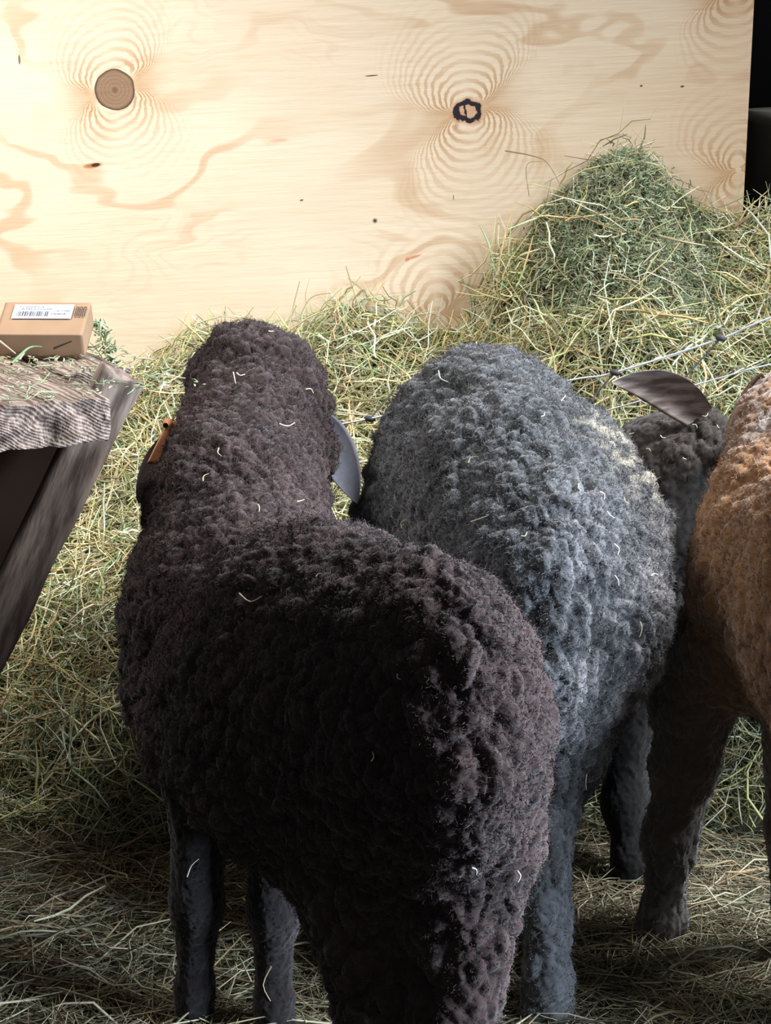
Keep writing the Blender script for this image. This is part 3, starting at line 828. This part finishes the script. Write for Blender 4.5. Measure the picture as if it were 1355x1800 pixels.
# ---- the grey sheep in the middle
def grey_sheep():
    root = empty('sheep', (.2, 2.6, 0))
    tag(root, 'charcoal grey woolly sheep in the middle, its flank lit pale', 'sheep')
    B = Body(); U = (0, 0, 1)
    R = at(965, 1050, 2.46); M = at(905, 930, 2.62); S = at(855, 830, 2.80)
    B.cone(R, M, .150, .162, .10, sq=(U, 1.2)); B.cone(M, S, .162, .135, .02, sq=(U, 1.15))
    B.cone(at(872, 745, 2.76), at(862, 730, 2.86), .085, .085, .04)
    B.cone(at(785, 800, 2.78), at(745, 930, 2.72), .100, .100, .04)
    B.cone(R+[.035, -.01, -.02], R+[.005, -.0, -.15], .115, .095, .04)
    B.cone(at(985, 830, 2.72), at(1050, 950, 2.56), .10, .10, .04)
    # neck reaching down into the hay, head hidden behind the shoulders
    n1 = at(840, 830, 2.98); B.chain([S+[0, .04, .03], n1, n1+[-.02, .14, -.12]], [.13, .11, .085], k=.06)
    hd = n1+[-.02, .14, -.12]; B.chain([hd, hd+[-.02, .10, -.10], hd+[-.02, .15, -.16]], [.075, .05, .036], k=.04, wool=.2, tint=.8)
    # front legs standing up on the foot of the bank
    for sx in (-.09, .07):
        a = S+[sx, .02, -.2]; ft = a+[0, .04, 0]; ft[2] = .16
        B.chain([a, a*.5+ft*.5, ft], [.06, .04, .028], k=.04, wool=.3, tint=.4)
    # hind legs
    hip = at(985, 1220, 2.43); st = at(985, 1330, 2.44); hk = at(962, 1440, 2.40); ft = at(958, 1840, 2.34); ft[2] = .05
    B.chain([hip, st, hk], [.080, .050, .032], k=.03, wool=.8)
    B.chain([hk, hk*.5+ft*.5, ft+[0, 0, .05], ft], [.034, .031, .028, .033], k=.02, wool=.62, tint=.15)
    d = np.array([-.17, .06, 0]); B.chain([hip+d, st+d, hk+d], [.085, .050, .034], k=.03, wool=.8)
    B.chain([hk+d, ft+d+[0, 0, .05], ft+d], [.036, .028, .034], k=.03, wool=.3, tint=.2)
    tb = R+[-.02, -.11, .06]; B.chain([tb, tb+[.0, -.012, -.12], tb+[.0, .01, -.2]], [.030, .032, .022], k=.07)
    q0 = np.array([.2, 2.6, 0])
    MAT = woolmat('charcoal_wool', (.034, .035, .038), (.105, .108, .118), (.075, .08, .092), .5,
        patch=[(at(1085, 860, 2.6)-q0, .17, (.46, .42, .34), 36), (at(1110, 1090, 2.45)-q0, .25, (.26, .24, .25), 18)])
    sheep(root, B, MAT, .0052, 5, .019, .0112, 190000, .0080)
    flecks(root, B, [(842, 912, 26, -16), (777, 663, 14, 22), (708, 920, 8, -16), (1018, 857, 6, 12), (1073, 905, 10, 14), (830, 806, 16, -12), (955, 729, 6, -8), (1085, 1020, 3, 18), (1126, 1106, 4, 26),
        (922, 940, 10, -6), (1085, 965, 4, 20), (1030, 1375, 5, 26), (1105, 1275, 20, 6), (1060, 870, 8, 14), (1100, 880, 10, 10), (990, 700, 10, -8), (1150, 1010, 12, -4)])
    hoof(root, (ft[0], ft[1], .01), (-.2, 1, 0)); hoof(root, (ft[0]-.17, ft[1]+.06, .01), (-.2, 1, 0))
    ear(root, hd+[.06, .02, .03], hd+[.15, .0, -.02], (0, -.5, .8), .05, MAT); ear(root, hd+[-.06, .02, .03], hd+[-.15, .0, -.02], (0, -.5, .8), .05, MAT)
    eye(root, hd+[.045, .08, -.04]); eye(root, hd+[-.075, .08, -.04])
grey_sheep()

# ---- the black sheep between grey and orange
def black_sheep():
    root = empty('sheep', (.45, 2.9, 0))
    tag(root, 'black sheep with one pale ear raised, between grey and orange-brown sheep', 'sheep')
    B = Body(); U = (0, 0, 1)
    S = at(1225, 1080, 2.90); M = at(1400, 1080, 2.98); R = at(1560, 1080, 3.02)
    B.cone(S, M, .120, .14, .08, sq=(U, 1.2)); B.cone(M, R, .14, .13, .02, sq=(U, 1.2))
    hd = at(1190, 795, 2.90)
    B.chain([S+[-.01, 0, .06], at(1180, 930, 2.90), at(1190, 830, 2.90)], [.10, .080, .070], k=.03, wool=.7, tint=.4)
    B.cone(hd+[.025, .0, 0], hd+[-.03, .02, -.015], .066, .058, .02, .9)
    B.cone(at(1236, 752, 2.90), at(1222, 790, 2.90), .022, .04, .02, .8)
    B.chain([hd+[-.03, .03, -.02], hd+[-.10, .10, -.08], hd+[-.14, .14, -.12]], [.062, .045, .034], k=.04, wool=.1, tint=.9)
    for (px, Y, sgn) in ((1097, 2.80, 0), (1175, 2.92, 1)):
        a = at(px+5, 1270, Y); ft = at(px-1, 1600, Y-.05); ft[2] = .045
        B.chain([a+[.03, .03, .08], a, a*.5+ft*.5, ft+[.01, 0, .04], ft], [.07, .040, .032, .025, .020], k=.03, wool=.15, tint=.9)
    for (dx, dy) in ((-.05, -.08), (.04, .08)):
        a = R+[dx, dy, -.15]; hk = a+[.05, 0, 0]; hk[2] = .26; ft = hk+[-.04, 0, 0]; ft[2] = .05
        B.chain([a, hk, ft], [.10, .05, .03], k=.05, wool=.3, tint=.6)
    MAT = woolmat('black_wool', (.030, .025, .023), (.105, .088, .078), (.006, .006, .007), .15)
    sheep(root, B, MAT, .0058, 9, .018, .0085, 45000, .0065)
    flecks(root, B, [(1110, 762, 8, -4), (1165, 768, 9, 5), (1222, 748, 8, 6), (1262, 750, 5, 4), (1203, 806, 6, 4), (1140, 790, 8, 3), (1240, 730, 10, -5), (1138, 832, 6, 14), (1156, 853, 5, 10), (1180, 1146, 4, 2)])
    for (px, Y) in ((1094, 2.80), (1172, 2.92)):
        q = at(px, 1600, Y); hoof(root, (q[0], q[1], .012), (-1, .2, 0))
    EM = G('ear_skin', .8); x, y, z = EM.xyz()
    EM.b.inputs['Sheen Weight'].default_value = .6
    nn = EM.noise(EM.comb(x*25, y*25, z*110), 1, 3)
    EM.color(EM.mix(EM.ss(.35, .7, nn), (.20, .15, .14), (.62, .52, .48)))
    e1 = ear(root, at(1238, 738, 2.86), at(1076, 672, 2.80), (-.20, -.95, -.10), .066, EM.m, .25, arch=(0, 0, .020))
    e1['label'] = 'pale brown ear raised sideways'
    ear(root, hd+[.03, .08, .03], hd+[.05, .18, .01], (0, -.3, .8), .05, MAT)
    eye(root, hd+[-.085, .0, -.03]); eye(root, hd+[-.04, .10, -.03])
black_sheep()

# ---- the orange brown sheep at the right edge
def orange_sheep():
    root = empty('sheep', (.62, 2.4, 0))
    tag(root, 'orange-brown woolly sheep cut off by the right edge', 'sheep')
    B = Body(); U = (0, 0, 1)
    S = at(1352, 1010, 2.52); M = at(1500, 1060, 2.38); R = at(1660, 1110, 2.25)
    B.cone(S, M, .102, .15, .10, sq=(U, 1.4)); B.cone(M, R, .15, .14, .02, sq=(U, 1.35))
    B.cone(at(1370, 1080, 2.54), at(1320, 1150, 2.56), .09, .08, .03)
    # raised neck and head
    n0 = at(1375, 880, 2.56); n1 = at(1392, 785, 2.62); hd = at(1395, 757, 2.66)
    B.chain([S, n0, n1, hd], [.105, .090, .078, .072], k=.03)
    B.chain([hd, hd+[-.01, .10, -.03], hd+[-.02, .18, -.07]], [.075, .055, .038], k=.04, wool=.2, tint=.5)
    # near front leg
    a = at(1215, 1240, 2.58); ft = at(1148, 1680, 2.58); ft[2] = .045
    k1 = at(1205, 1340, 2.58); k2 = at(1178, 1480, 2.58); k3 = at(1165, 1610, 2.58)
    B.chain([at(1270, 1130, 2.56), a, k1, k2, k3, ft], [.070, .052, .043, .035, .027, .027], k=.025, wool=.72, tint=.95)
    b0 = at(1400, 1230, 2.48); f2 = at(1395, 1690, 2.50); f2[2] = .05
    B.chain([b0, b0*.5+f2*.5, f2], [.05, .036, .028], k=.03, wool=.4, tint=.8)
    for sx in (-.06, .10):
        h = R+[sx, 0, -.15]; hk = h+[.03, -.08, 0]; hk[2] = .26; q = hk+[0, .05, 0]; q[2] = .05
        B.chain([h, hk, q], [.12, .06, .032], k=.05, wool=.5, tint=.6)
    MAT = woolmat('orange_brown_wool', (.18, .085, .036), (.40, .215, .10), (.075, .062, .055), .5,
        patch=[(at(1350, 740, 2.6)-np.array([.62, 2.4, 0]), .10, (.42, .36, .33), 30)])
    sheep(root, B, MAT, .0055, 13, .018, .0075, 60000, .009)
    hoof(root, (ft[0], ft[1], .008), (-.5, 1, 0)); hoof(root, (f2[0], f2[1], .01), (-.5, 1, 0))
    for sx in (-.06, .10): hoof(root, (R[0]+sx+.03, R[1]-.03, .01), (-.5, 1, 0))
    ear(root, hd+[-.06, 0, .01], at(1338, 655, 2.66), (0, -.9, .3), .05, MAT); ear(root, hd+[.07, 0, .01], hd+[.17, .0, -.02], (0, -.9, .3), .05, MAT)
    eye(root, hd+[-.06, .08, 0]); eye(root, hd+[.045, .08, 0])
orange_sheep()
